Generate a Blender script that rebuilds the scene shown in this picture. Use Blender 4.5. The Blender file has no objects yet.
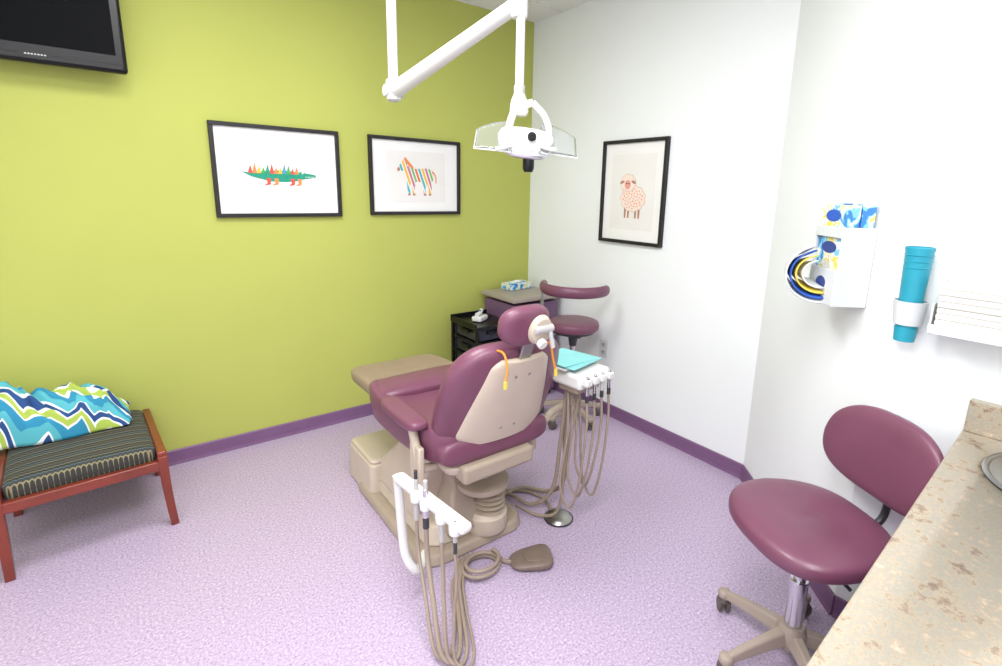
import bpy, math, random
from mathutils import Vector, Matrix, noise, Euler
random.seed(4)
sc=bpy.context.scene
sc.view_settings.view_transform='Standard'
sc.view_settings.look='None'
sc.view_settings.exposure=0.0
S=1.15   # metric scale of the finished room

def lin(c):
    return tuple(((x/255)/12.92 if x/255<=.04045 else ((x/255+.055)/1.055)**2.4) for x in c)+(1.0,)

# ---------------------------------------------------------------- materials
def mat(name,c,rough=.5,metal=0.,spec=.5,var=.04,vs=12.,bump=0.,bs=200.,coat=0.,trans=0.,emit=None):
    m=bpy.data.materials.new(name); m.use_nodes=True
    nt=m.node_tree; b=nt.nodes['Principled BSDF']
    b.inputs['Roughness'].default_value=rough; b.inputs['Metallic'].default_value=metal
    b.inputs['Specular IOR Level'].default_value=spec
    b.inputs['Coat Weight'].default_value=coat
    b.inputs['Transmission Weight'].default_value=trans
    tc=nt.nodes.new('ShaderNodeTexCoord')
    n=nt.nodes.new('ShaderNodeTexNoise'); n.inputs['Scale'].default_value=vs; n.inputs['Detail'].default_value=3
    nt.links.new(tc.outputs['Object'],n.inputs['Vector'])
    r=nt.nodes.new('ShaderNodeValToRGB'); L=lin(c)
    r.color_ramp.elements[0].position=.3; r.color_ramp.elements[1].position=.7
    r.color_ramp.elements[0].color=tuple(x*(1-var) for x in L[:3])+(1,)
    r.color_ramp.elements[1].color=tuple(min(1,x*(1+var)) for x in L[:3])+(1,)
    nt.links.new(n.outputs['Fac'],r.inputs['Fac']); nt.links.new(r.outputs['Color'],b.inputs['Base Color'])
    if bump:
        n2=nt.nodes.new('ShaderNodeTexNoise'); n2.inputs['Scale'].default_value=bs; n2.inputs['Detail'].default_value=2
        nt.links.new(tc.outputs['Object'],n2.inputs['Vector'])
        bp=nt.nodes.new('ShaderNodeBump'); bp.inputs['Strength'].default_value=bump; bp.inputs['Distance'].default_value=.002
        nt.links.new(n2.outputs['Fac'],bp.inputs['Height']); nt.links.new(bp.outputs['Normal'],b.inputs['Normal'])
    return m

def ramp(nt,stops,const=False):
    r=nt.nodes.new('ShaderNodeValToRGB'); cr=r.color_ramp
    if const: cr.interpolation='CONSTANT'
    cr.elements.remove(cr.elements[1])
    cr.elements[0].position=stops[0][0]; cr.elements[0].color=lin(stops[0][1])
    for p,c in stops[1:]:
        e=cr.elements.new(p); e.color=lin(c)
    return r

M={}
M['green']=mat('green_paint',(182,188,98),.75,var=.02,vs=2,bump=.12,bs=260,spec=.25)
M['white']=mat('white_paint',(241,245,246),.6,var=.01,vs=2,bump=.08,bs=260,spec=.3)
M['ceil']=mat('ceiling_tile',(240,240,240),.9,var=.03,vs=90,bump=.3,bs=150,spec=.1)
M['base']=mat('purple_vinyl_base',(122,88,126),.45,var=.04)
M['maroon']=mat('plum_vinyl',(116,68,90),.38,var=.06,vs=9,bump=.06,bs=320,coat=.12)
M['taupe']=mat('taupe_vinyl_cover',(146,126,110),.4,var=.05,bump=.1,bs=60)
M['beige']=mat('beige_enamel',(202,188,170),.38,var=.03)
M['beige2']=mat('beige_plastic_dark',(172,157,140),.45,var=.04)
M['hose']=mat('hose_taupe',(158,142,128),.45,var=.05)
M['wplastic']=mat('white_plastic',(230,230,227),.32,var=.015)
M['dispwhite']=mat('dispenser_white',(216,220,222),.35,var=.015)
M['lgrey']=mat('light_grey_plastic',(188,187,186),.4,var=.03)
M['dgrey']=mat('dark_grey_plastic',(58,58,60),.4,var=.06)
M['black']=mat('black_plastic',(16,16,20),.3,var=.08,spec=.3)
M['blackm']=mat('black_matte',(26,22,26),.55,var=.08)
M['screen']=mat('screen_glass',(14,15,18),.5,var=.02,spec=.05)
M['chrome']=mat('chrome',(215,215,218),.14,metal=1.,var=.02)
M['steel']=mat('brushed_steel',(170,168,165),.3,metal=1.,var=.05)
M['teal']=mat('teal_plastic',(36,152,176),.4,var=.05)
M['bib']=mat('aqua_paper',(136,206,208),.7,var=.04)
M['wood']=mat('cherry_wood',(122,48,30),.3,var=.18,vs=6,coat=.3)
M['wheel']=mat('caster_grey',(92,84,78),.4,var=.05)
M['stoolbase']=mat('stool_base_greige',(164,150,138),.4,var=.04)
M['pedal']=mat('pedal_brown',(122,106,96),.45,var=.08,vs=30)
M['paper']=mat('paper_white',(242,242,240),.8,var=.01)
M['towel']=mat('towel_paper',(220,218,212),.9,var=.03,vs=40)
M['print']=mat('print_cream',(236,234,231),.8,var=.01)
M['cabtop']=mat('laminate_greige',(166,154,146),.35,var=.05)
M['cabside']=mat('purple_laminate',(116,86,118),.45,var=.05)
M['drawer']=mat('smoke_navy_plastic',(36,34,54),.25,var=.12)
M['orange']=mat('orange_plastic',(226,146,50),.4)
M['yellow']=mat('yellow_print',(232,206,84),.6)
M['blue']=mat('blue_print',(40,90,190),.6)
M['navy']=mat('navy_print',(50,70,140),.6)
M['red']=mat('red_ink',(222,82,70),.7)
M['inkteal']=mat('teal_ink',(28,150,122),.7,var=.12,vs=60)
M['inkgreen']=mat('green_ink',(70,170,80),.7)
M['inkyel']=mat('yellow_ink',(240,190,60),.7)
M['inkor']=mat('orange_ink',(232,140,80),.7)
M['peach']=mat('cream_wool_ink',(245,226,214),.7,var=.01)
M['inkbr']=mat('tan_ink',(214,180,160),.7)
M['pink']=mat('pink_ink',(232,164,150),.7)
M['brownink']=mat('brown_ink',(176,128,104),.7)
M['inkblue']=mat('blue_ink',(70,150,190),.7)
M['glass']=mat('clear_shield',(240,244,246),.06,trans=.92,var=.0)
M['lampface']=mat('lamp_reflector',(225,228,232),.15,metal=.7)

def m_floor():
    m=bpy.data.materials.new('lilac_speckled_vinyl'); m.use_nodes=True; nt=m.node_tree; b=nt.nodes['Principled BSDF']
    tc=nt.nodes.new('ShaderNodeTexCoord')
    n=nt.nodes.new('ShaderNodeTexNoise'); n.inputs['Scale'].default_value=120; n.inputs['Detail'].default_value=5; n.inputs['Roughness'].default_value=.75
    nt.links.new(tc.outputs['Object'],n.inputs['Vector'])
    r=ramp(nt,[(.34,(136,116,152)),(.44,(178,160,188)),(.55,(192,175,200)),(.66,(224,212,228))])
    nt.links.new(n.outputs['Fac'],r.inputs['Fac'])
    nt.links.new(r.outputs['Color'],b.inputs['Base Color']); b.inputs['Roughness'].default_value=.42
    b.inputs['Specular IOR Level'].default_value=.35
    return m
M['floor']=m_floor()
def m_counter():
    m=bpy.data.materials.new('mottled_stone_laminate'); m.use_nodes=True; nt=m.node_tree; b=nt.nodes['Principled BSDF']
    tc=nt.nodes.new('ShaderNodeTexCoord')
    n=nt.nodes.new('ShaderNodeTexNoise'); n.inputs['Scale'].default_value=24; n.inputs['Detail'].default_value=10; n.inputs['Roughness'].default_value=.78; n.inputs['Distortion'].default_value=.1
    nt.links.new(tc.outputs['Object'],n.inputs['Vector'])
    r=ramp(nt,[(.33,(112,94,82)),(.41,(146,128,110)),(.47,(176,162,140)),(.52,(152,150,140)),(.58,(172,154,132)),(.68,(200,190,172))])
    nt.links.new(n.outputs['Fac'],r.inputs['Fac']); nt.links.new(r.outputs['Color'],b.inputs['Base Color']); b.inputs['Roughness'].default_value=.38
    return m
M['counter']=m_counter()
def m_math(nt,op,a=None,bv=None):
    n=nt.nodes.new('ShaderNodeMath'); n.operation=op
    for i,x in enumerate((a,bv)):
        if x is None: continue
        if isinstance(x,(int,float)): n.inputs[i].default_value=x
        else: nt.links.new(x,n.inputs[i])
    return n.outputs[0]
def m_chevron():
    m=bpy.data.materials.new('chevron_fabric'); m.use_nodes=True; nt=m.node_tree; b=nt.nodes['Principled BSDF']
    tc=nt.nodes.new('ShaderNodeTexCoord'); sp=nt.nodes.new('ShaderNodeSeparateXYZ'); nt.links.new(tc.outputs['UV'],sp.inputs[0])
    pp=m_math(nt,'PINGPONG',sp.outputs[0],.07)
    s=m_math(nt,'ADD',sp.outputs[1],m_math(nt,'MULTIPLY',pp,1.1))
    f=m_math(nt,'FRACT',m_math(nt,'MULTIPLY',s,4.2))
    r=ramp(nt,[(0,(44,140,176)),(.22,(232,238,238)),(.28,(170,192,80)),(.46,(232,238,238)),(.53,(36,74,132)),(.72,(232,238,238)),(.78,(86,178,190))],True)
    nt.links.new(f,r.inputs['Fac']); nt.links.new(r.outputs['Color'],b.inputs['Base Color']); b.inputs['Roughness'].default_value=.85
    return m
M['chev']=m_chevron()
def m_seatfab():
    m=bpy.data.materials.new('woven_stripe_fabric'); m.use_nodes=True; nt=m.node_tree; b=nt.nodes['Principled BSDF']
    tc=nt.nodes.new('ShaderNodeTexCoord'); sp=nt.nodes.new('ShaderNodeSeparateXYZ'); nt.links.new(tc.outputs['Object'],sp.inputs[0])
    zz=m_math(nt,'PINGPONG',sp.outputs[0],.008)
    s=m_math(nt,'ADD',sp.outputs[1],m_math(nt,'MULTIPLY',zz,.8))
    f=m_math(nt,'FRACT',m_math(nt,'MULTIPLY',s,11.))
    r=ramp(nt,[(0,(52,52,50)),(.18,(132,124,92)),(.25,(58,62,66)),(.42,(84,100,104)),(.5,(46,46,46)),(.66,(116,110,84)),(.74,(54,56,60)),(.9,(88,82,68))],True)
    nt.links.new(f,r.inputs['Fac']); nt.links.new(r.outputs['Color'],b.inputs['Base Color']); b.inputs['Roughness'].default_value=.9
    return m
M['seatfab']=m_seatfab()
def m_stripes(name,cols,scale,axis=0):
    m=bpy.data.materials.new(name); m.use_nodes=True; nt=m.node_tree; b=nt.nodes['Principled BSDF']
    tc=nt.nodes.new('ShaderNodeTexCoord'); sp=nt.nodes.new('ShaderNodeSeparateXYZ'); nt.links.new(tc.outputs['Object'],sp.inputs[0])
    s=m_math(nt,'ADD',sp.outputs[axis],m_math(nt,'MULTIPLY',sp.outputs[2],.35))
    f=m_math(nt,'FRACT',m_math(nt,'MULTIPLY',s,scale))
    st=[]
    k=len(cols)
    for i,c in enumerate(cols):
        st.append((i/k,c)); st.append((i/k+.68/k,(246,242,236)))
    r=ramp(nt,st,True); nt.links.new(f,r.inputs['Fac']); nt.links.new(r.outputs['Color'],b.inputs['Base Color']); b.inputs['Roughness'].default_value=.8
    return m
M['zebra']=m_stripes('zebra_print',[(232,120,90),(80,180,190),(240,190,80),(200,120,150),(120,185,120)],8.5)
def m_glovebox():
    m=bpy.data.materials.new('glove_box_print'); m.use_nodes=True; nt=m.node_tree; b=nt.nodes['Principled BSDF']
    tc=nt.nodes.new('ShaderNodeTexCoord'); n=nt.nodes.new('ShaderNodeTexNoise'); n.inputs['Scale'].default_value=11; n.inputs['Distortion'].default_value=2.
    nt.links.new(tc.outputs['Object'],n.inputs['Vector'])
    r=ramp(nt,[(0,(60,130,200)),(.40,(130,200,228)),(.46,(236,240,240)),(.54,(236,218,100)),(.61,(236,240,240)),(.7,(130,200,225))],True)
    nt.links.new(n.outputs['Fac'],r.inputs['Fac']); nt.links.new(r.outputs['Color'],b.inputs['Base Color']); b.inputs['Roughness'].default_value=.5
    return m
M['gbox']=m_glovebox()

# ---------------------------------------------------------------- geometry helpers
import bmesh
class Grp:
    def __init__(s,name,loc=(0,0,0),rz=0.,world=False):
        s.loc=Vector(loc); s.world=world
        e=bpy.data.objects.new(name,None); e.empty_display_size=.1; e.location=s.loc; e.rotation_euler=(0,0,rz)
        sc.collection.objects.link(e); s.e=e
def fin(name,V,F,mt,g=None,smooth=True,bevel=0,sub=0,ang=40,uv=None):
    if g is not None and g.world: V=[Vector(v)-g.loc for v in V]
    me=bpy.data.meshes.new(name); me.from_pydata([tuple(v) for v in V],[],F); me.validate()
    bm=bmesh.new(); bm.from_mesh(me); bmesh.ops.recalc_face_normals(bm,faces=bm.faces); bm.to_mesh(me); bm.free()
    me.materials.append(M[mt] if isinstance(mt,str) else mt)
    o=bpy.data.objects.new(name,me); sc.collection.objects.link(o)
    if uv:
        ul=me.uv_layers.new(name='uv')
        for l in me.loops: ul.data[l.index].uv=uv[l.vertex_index]
    if bevel:
        b=o.modifiers.new('b','BEVEL'); b.width=bevel; b.segments=3; b.limit_method='ANGLE'; b.angle_limit=math.radians(35)
    if sub:
        b=o.modifiers.new('s','SUBSURF'); b.levels=sub; b.render_levels=sub
    if smooth:
        for p in me.polygons: p.use_smooth=True
        try:
            me.set_sharp_from_angle(angle=math.radians(ang))
        except Exception: pass
    if g is not None: o.parent=g.e
    return o
def box(name,c,s,mt,g=None,bevel=.004,rot=None,taper=(1,1)):
    c=Vector(c); R=Euler(rot).to_matrix() if rot else Matrix.Identity(3)
    V=[]
    for z in (-1,1):
        for y in (-1,1):
            for x in (-1,1):
                k=taper if z>0 else (1,1)
                V.append(c+R@Vector((x*s[0]/2*k[0],y*s[1]/2*k[1],z*s[2]/2)))
    F=[(0,2,3,1),(4,5,7,6),(0,1,5,4),(2,6,7,3),(0,4,6,2),(1,3,7,5)]
    return fin(name,V,F,mt,g,smooth=bevel>0,bevel=bevel)
def basis(d):
    d=Vector(d).normalized(); a=Vector((0,0,1)) if abs(d.z)<.9 else Vector((1,0,0))
    u=d.cross(a).normalized(); return u,d.cross(u).normalized()
def cyl(name,p0,p1,r0,mt,g=None,r1=None,seg=24,bevel=.002):
    p0=Vector(p0);p1=Vector(p1); r1=r0 if r1 is None else r1
    u,v=basis(p1-p0); V=[];F=[]
    for p,r in((p0,r0),(p1,r1)):
        for i in range(seg):
            a=2*math.pi*i/seg; V.append(p+u*math.cos(a)*r+v*math.sin(a)*r)
    for i in range(seg): j=(i+1)%seg; F.append((i,j,seg+j,seg+i))
    F.append(tuple(range(seg))[::-1]); F.append(tuple(range(seg,2*seg)))
    return fin(name,V,F,mt,g,bevel=bevel)
def catmull(P,n=8):
    P=[Vector(p) for p in P]; Q=[P[0]*2-P[1]]+P+[P[-1]*2-P[-2]]; out=[]
    for i in range(1,len(Q)-2):
        a,b,c,d=Q[i-1:i+3]
        for k in range(n):
            t=k/n; out.append(.5*((2*b)+(c-a)*t+(2*a-5*b+4*c-d)*t*t+(3*b-a-3*c+d)*t**3))
    out.append(P[-1]); return out
def tube(name,P,r,mt,g=None,seg=10,sm=True,n=8,minz=None):
    P=catmull(P,n) if sm else [Vector(p) for p in P]
    if minz is not None:
        for p in P: p.z=max(p.z,minz)
    V=[];F=[]; u=None
    for i,p in enumerate(P):
        d=(P[min(i+1,len(P)-1)]-P[max(i-1,0)]).normalized()
        if u is None: u,_=basis(d)
        u=(u-d*u.dot(d)).normalized(); v=d.cross(u)
        rr=r(i/(len(P)-1)) if callable(r) else r
        for k in range(seg):
            a=2*math.pi*k/seg; V.append(p+u*math.cos(a)*rr+v*math.sin(a)*rr)
    for i in range(len(P)-1):
        for k in range(seg):
            j=(k+1)%seg; F.append((i*seg+k,i*seg+j,(i+1)*seg+j,(i+1)*seg+k))
    F.append(tuple(range(seg))[::-1]); F.append(tuple(range((len(P)-1)*seg,len(P)*seg)))
    return fin(name,V,F,mt,g,ang=60)
def lathe(name,prof,c,mt,g=None,axis=(0,0,1),seg=40,bevel=0,ang=35):
    c=Vector(c); ax=Vector(axis).normalized(); u,v=basis(ax); V=[];F=[]
    for r,h in prof:
        for i in range(seg):
            a=2*math.pi*i/seg; V.append(c+ax*h+u*math.cos(a)*r+v*math.sin(a)*r)
    for k in range(len(prof)-1):
        for i in range(seg):
            j=(i+1)%seg; F.append((k*seg+i,k*seg+j,(k+1)*seg+j,(k+1)*seg+i))
    if prof[0][0]>1e-5: F.append(tuple(range(seg))[::-1])
    if prof[-1][0]>1e-5: F.append(tuple(range((len(prof)-1)*seg,len(prof)*seg)))
    return fin(name,V,F,mt,g,ang=ang,bevel=bevel)
fpow=lambda w,m: math.copysign(abs(w)**m,w)
def cushion(name,c,s,mt,g=None,e1=.35,e2=.45,rot=None,deform=None,nu=40,nv=20):
    R=Euler(rot).to_matrix() if rot else Matrix.Identity(3); c=Vector(c)
    V=[];F=[]
    for i in range(nv+1):
        ph=-math.pi/2+math.pi*i/nv
        for j in range(nu):
            th=2*math.pi*j/nu
            p=Vector((s[0]/2*fpow(math.cos(ph),e1)*fpow(math.cos(th),e2), s[1]/2*fpow(math.cos(ph),e1)*fpow(math.sin(th),e2), s[2]/2*fpow(math.sin(ph),e1)))
            if deform: p=Vector(deform(p))
            V.append(c+R@p)
    for i in range(nv):
        for j in range(nu):
            k=(j+1)%nu; F.append((i*nu+j,i*nu+k,(i+1)*nu+k,(i+1)*nu+j))
    return fin(name,V,F,mt,g,ang=80)
def prism(name,pts,y0,y1,mt,g=None,X=(1,0,0),Z=(0,0,1),O=(0,0,0),bevel=0):
    X=Vector(X);Z=Vector(Z);O=Vector(O);N=Z.cross(X); n=len(pts)
    V=[O+X*a+Z*b+N*y0 for a,b in pts]+[O+X*a+Z*b+N*y1 for a,b in pts]
    F=[tuple(range(n)),tuple(range(n,2*n))[::-1]]+[(i,(i+1)%n,n+(i+1)%n,n+i) for i in range(n)]
    return fin(name,V,F,mt,g,smooth=bevel>0,bevel=bevel)

# ---------------------------------------------------------------- room shell
H=2.6; T=.1
XL=-3.75; YB=-4.0; DX,DY=-.5705,-2.5097; L1=-1.849
def wall(name,p,q,mt,z1=H):
    p=Vector((*p,0));q=Vector((*q,0)); d=(q-p).normalized(); n=Vector((d.y,-d.x,0))
    V=[p,q,q+n*T,p+n*T]; V=V+[v+Vector((0,0,z1)) for v in V]
    F=[(0,1,2,3),(4,5,6,7),(0,1,5,4),(1,2,6,5),(2,3,7,6),(3,0,4,7)]
    return fin(name,V,F,mt,None,smooth=False)
wall('wall_back',(0+T,0),(XL-T,0),'green')
wall('wall_right',(0,L1),(0,0),'white')
wall('wall_diagonal',(DX,DY),(0,L1),'white')
wall('wall_side',(DX,YB),(DX,DY),'white')
wall('wall_left',(XL,0),(XL,YB),'white')
wall('wall_front',(XL-T,YB),(DX+T,YB),'white')
fin('floor',[(XL-T,YB-T,0),(T,YB-T,0),(T,T,0),(XL-T,T,0),(XL-T,YB-T,-.05),(T,YB-T,-.05),(T,T,-.05),(XL-T,T,-.05)],
    [(0,1,2,3),(4,5,6,7),(0,1,5,4),(1,2,6,5),(2,3,7,6),(3,0,4,7)],'floor',smooth=False)
fin('ceiling',[(XL-T,YB-T,H),(T,YB-T,H),(T,T,H),(XL-T,T,H),(XL-T,YB-T,H+.05),(T,YB-T,H+.05),(T,T,H+.05),(XL-T,T,H+.05)],
    [(0,1,2,3),(4,5,6,7),(0,1,5,4),(1,2,6,5),(2,3,7,6),(3,0,4,7)],'ceil',smooth=False)
def trimrun(name,p,q,h=.08,t=.008,mt='base',z=0.001):
    p=Vector((*p,0));q=Vector((*q,0)); d=(q-p).normalized(); n=Vector((-d.y,d.x,0))
    prof=[(0,0),(t*1.6,0),(t*1.2,h*.12),(t,h*.2),(t,h*.94),(t*.5,h),(0,h)]
    V=[]
    for P in(p,q):
        for a,b in prof: V.append(P+n*(a+.0005)+Vector((0,0,b+z)))
    k=len(prof);F=[(i,(i+1)%k,k+(i+1)%k,k+i) for i in range(k)]+[tuple(range(k)),tuple(range(k,2*k))]
    return fin(name,V,F,mt,None,smooth=False)
trimrun('baseboard_back',(-.01,0),(XL,0))
trimrun('baseboard_right',(0,L1+.004),(0,-.01))
trimrun('baseboard_diagonal',(DX-.004,DY-.004),(-.003,L1-.003))
trimrun('baseboard_side',(DX,-2.74),(DX,DY-.004))
gi=0
g=Grp('trim_ceiling_grid',(0,0,H),world=True)
for x in [-.3-.61*i for i in range(6)]:
    box('tee_x%d'%gi,(x,YB/2,H-.004),(.022,-YB-.02,.006),'wplastic',g,bevel=0); gi+=1
for y in [-.3-.61*i for i in range(6)]:
    xr=0 if y>L1 else DX-.01
    box('tee_y%d'%gi,((XL+xr)/2,y,H-.0045),(xr-XL-.02,.022,.006),'wplastic',g,bevel=0); gi+=1
g=Grp('ceiling_air_vent',(-.62,-.33,H),world=True)
box('frame',(-.61,-.6,H-.012),(.5,.5,.012),'wplastic',g)
for i in range(9): box('louver_%d'%i,(-.61,-.8+i*.05,H-.022),(.42,.03,.004),'lgrey',g,bevel=0,rot=(.5,0,0))

# ---------------------------------------------------------------- ceiling troffers + lights
def troffer(x,y,w=1.1,d=.55,e=26):
    g=Grp('ceiling_light_fixture',(x,y,H))
    for sx,sy,bw,bd in((0,d/2+.02,w+.08,.04),(0,-d/2-.02,w+.08,.04),(w/2+.02,0,.04,d),(-w/2-.02,0,.04,d)):
        box('rim',(sx,sy,-.015),(bw,bd,.02),'wplastic',g,bevel=.002)
    box('diffuser',(0,0,-.008),(w,d,.006),'wplastic',g,bevel=0)
    l=bpy.data.lights.new('troffer_light','AREA'); l.shape='RECTANGLE'; l.size=w; l.size_y=d; l.energy=e; l.color=(1,.992,.99)
    o=bpy.data.objects.new('troffer_lamp',l); o.location=(0,0,-.03); sc.collection.objects.link(o); o.parent=g.e
    return o
troffer(-2.0,-1.35,e=36)
troffer(-1.95,-2.6,e=30)
troffer(-3.0,-3.2,e=42)

# ---------------------------------------------------------------- framed art
def framed(name,loc,rz,w,h,bw=.02):
    g=Grp(name,loc,rz)
    d=.025
    box('rail_top',(0,-d/2-.001,h/2-bw/2),(w,d,bw),'blackm',g,bevel=.002)
    box('rail_bottom',(0,-d/2-.001,-h/2+bw/2),(w,d,bw),'blackm',g,bevel=.002)
    box('rail_left',(-w/2+bw/2,-d/2-.001,0),(bw,d,h-2*bw),'blackm',g,bevel=.002)
    box('rail_right',(w/2-bw/2,-d/2-.001,0),(bw,d,h-2*bw),'blackm',g,bevel=.002)
    box('mat_board',(0,-.006,0),(w-2*bw+.004,.008,h-2*bw+.004),'paper',g,bevel=0)
    return g
YP=-.0115
def flat(name,pts,mt,g,lay=0,ox=0,oz=0,sc_=1):
    y=YP-.0008*lay
    V=[(ox+a*sc_,y,oz+b*sc_) for a,b in pts]+[(ox+a*sc_,y+.0006,oz+b*sc_) for a,b in pts]; n=len(pts)
    return fin(name,V,[tuple(range(n)),tuple(range(n,2*n))[::-1]]+[(i,(i+1)%n,n+(i+1)%n,n+i) for i in range(n)],mt,g,smooth=False)
def ell(cx,cz,rx,rz,n=20,rot=0):
    o=[]
    for i in range(n):
        a=2*math.pi*i/n; x=rx*math.cos(a); z=rz*math.sin(a)
        o.append((cx+x*math.cos(rot)-z*math.sin(rot),cz+x*math.sin(rot)+z*math.cos(rot)))
    return o
fx0,fx1,fz0,fz1=-2.033,-1.4034,1.278,1.7495
g=framed('crocodile_framed_print',((fx0+fx1)/2,0,(fz0+fz1)/2),0,fx1-fx0,fz1-fz0)
flat('print_sheet',[(-.2,-.155),(.2,-.155),(.2,.155),(-.2,.155)],'print',g,0)
oz=-.022
body=[(-.185,.02),(-.13,.016),(-.08,.026),(-.02,.032),(.05,.03),(.09,.024),(.11,.03),(.125,.022),(.18,.014),(.182,.0),(.12,-.01),(.08,-.022),(.02,-.028),(-.05,-.026),(-.09,-.016),(-.14,-.004)]
flat('crocodile_body',body,'inkteal',g,2,0,oz)
cols=['red','inkor','inkyel','inkgreen','inkteal','red','inkor','inkyel','inkblue','inkgreen','red','inkor']
for i,cn in enumerate(cols):
    x=-.145+i*.0205; hh=.032+.012*math.sin(i*1.7)
    flat('spike_%d'%i,[(x-.0115,.014),(x+.0115,.014),(x+.003,.024+hh)],cn,g,3,0,oz)
for i,x in enumerate((-.06,-.022,.06,.095)):
    flat('leg_%d'%i,[(x-.011,-.01),(x+.011,-.01),(x+.009,-.042),(x-.018,-.048),(x-.018,-.042),(x-.006,-.036)],'inkor' if i%2 else 'red',g,3,0,oz)
flat('eye',ell(.112,.022,.005,.005,10),'paper',g,4,0,oz)
for i in range(7): flat('tooth_%d'%i,[(.125+i*.007,.0),(.130+i*.007,.0),(.1275+i*.007,.006)],'paper',g,4,0,oz)

fx0,fx1,fz0,fz1=-1.2302,-.6135,1.2846,1.7506
g=framed('zebra_framed_print',((fx0+fx1)/2,0,(fz0+fz1)/2),0,fx1-fx0,fz1-fz0)
flat('print_sheet',[(-.2,-.155),(.2,-.155),(.2,.155),(-.2,.155)],'print',g,0)
zb=[(-.08,.045),(-.03,.03),(.05,.035),(.09,.03),(.105,.0),(.1,-.03),(.085,-.045),(.09,-.075),(.085,-.115),(.068,-.115),(.068,-.075),(.055,-.05),(.045,-.08),(.05,-.115),(.034,-.115),(.03,-.075),(.02,-.04),(-.02,-.04),(-.03,-.075),(-.026,-.115),(-.042,-.115),(-.046,-.07),(-.052,-.04),(-.062,-.07),(-.058,-.115),(-.076,-.115),(-.08,-.06),(-.085,-.015),(-.098,.015),(-.125,.02),(-.14,.012),(-.143,.028),(-.12,.055),(-.105,.075),(-.1,.092),(-.092,.078),(-.08,.068)]
zb=[(a,b*1.12+.006) for a,b in zb]
flat('zebra_body',zb,'zebra',g,2,.012,.01,1.0)
flat('mane',[(-.098,.095),(-.09,.108),(-.04,.056),(-.03,.04),(-.06,.05),(-.085,.075)],'inkor',g,3,.012,.01)
flat('muzzle',[(-.143,.037),(-.14,.019),(-.125,.028),(-.128,.045)],'brownink',g,3,.012,.01)
for i,x in enumerate((.076,.042,-.034,-.067)): flat('hoof_%d'%i,[(x-.009,-.123),(x+.009,-.123),(x+.008,-.112),(x-.008,-.112)],'brownink',g,3,.012,.01)
tube('tail',[(.11,YP-.003,.038),(.13,YP-.003,.01),(.132,YP-.003,-.035)],.003,'inkor',g)
fy0,fy1,fz0,fz1=-.7469,-1.2308,1.1497,1.7582
g=framed('sheep_framed_print',(0,(fy0+fy1)/2,(fz0+fz1)/2),-math.pi/2,fy0-fy1,fz1-fz0)
flat('print_sheet',[(-.165,-.22),(.165,-.22),(.165,.22),(-.165,.22)],'print',g,0)
wool=[];wool2=[]
for i in range(60):
    a=2*math.pi*i/60; rr=1+.1*abs(math.sin(a*5.5)); wool.append((.01+.085*rr*math.cos(a),-.035+.07*rr*math.sin(a))); wool2.append((.01+.088*rr*math.cos(a),-.035+.073*rr*math.sin(a)))
for i,x in enumerate((-.045,-.02,.035,.06)): flat('leg_%d'%i,[(x-.008,-.09),(x+.008,-.09),(x+.006,-.15),(x-.006,-.15)],'brownink',g,1)
flat('wool_outline',wool2,'inkbr',g,2); flat('wool_body',wool,'peach',g,3)
hw=[];hw2=[]
for i in range(40):
    a=2*math.pi*i/40; rr=1+.12*abs(math.sin(a*4.5)); hw.append((-.03+.05*rr*math.cos(a),.055+.045*rr*math.sin(a))); hw2.append((-.03+.053*rr*math.cos(a),.055+.048*rr*math.sin(a)))
flat('head_outline',hw2,'inkbr',g,4); flat('wool_head',hw,'peach',g,5)
flat('face',ell(-.032,.045,.022,.028),'pink',g,6)
flat('ear_1',ell(-.075,.06,.018,.008,14,.4),'brownink',g,6); flat('ear_2',ell(.012,.06,.018,.008,14,-.4),'brownink',g,6)
flat('eye_1',ell(-.041,.052,.004,.005,10),'black',g,7); flat('eye_2',ell(-.023,.052,.004,.005,10),'black',g,7)
for i in range(44):
    a=i*2.39996; q=math.sqrt((i+.5)/44)*.95
    flat('dot_%d'%i,ell(.01+.082*q*math.cos(a),-.035+.067*q*math.sin(a),.005,.005,8),['pink','inkbr','inkor','pink'][i%4],g,4)

# ---------------------------------------------------------------- television
g=Grp('wall_television',(-2.69,-.12,2.13),.0)
w,h=.74,.47
box('casing',(0,.0,0),(w,.045,h),'black',g,bevel=.014)
box('screen',(0,-.0235,.018),(w-.07,.003,h-.1),'screen',g,bevel=0)
box('lower_bezel',(0,-.024,-h/2+.022),(w-.03,.004,.02),'black',g,bevel=.0015)
for i in range(7): box('logo_%d'%i,(.055+i*.0095,-.0262,-h/2+.03),(.006,.001,.005),'lgrey',g,bevel=0)
box('bracket_plate',(0,.108,0),(.22,.015,.22),'blackm',g)
box('bracket_arm',(0,.06,0),(.1,.09,.06),'blackm',g)

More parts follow.
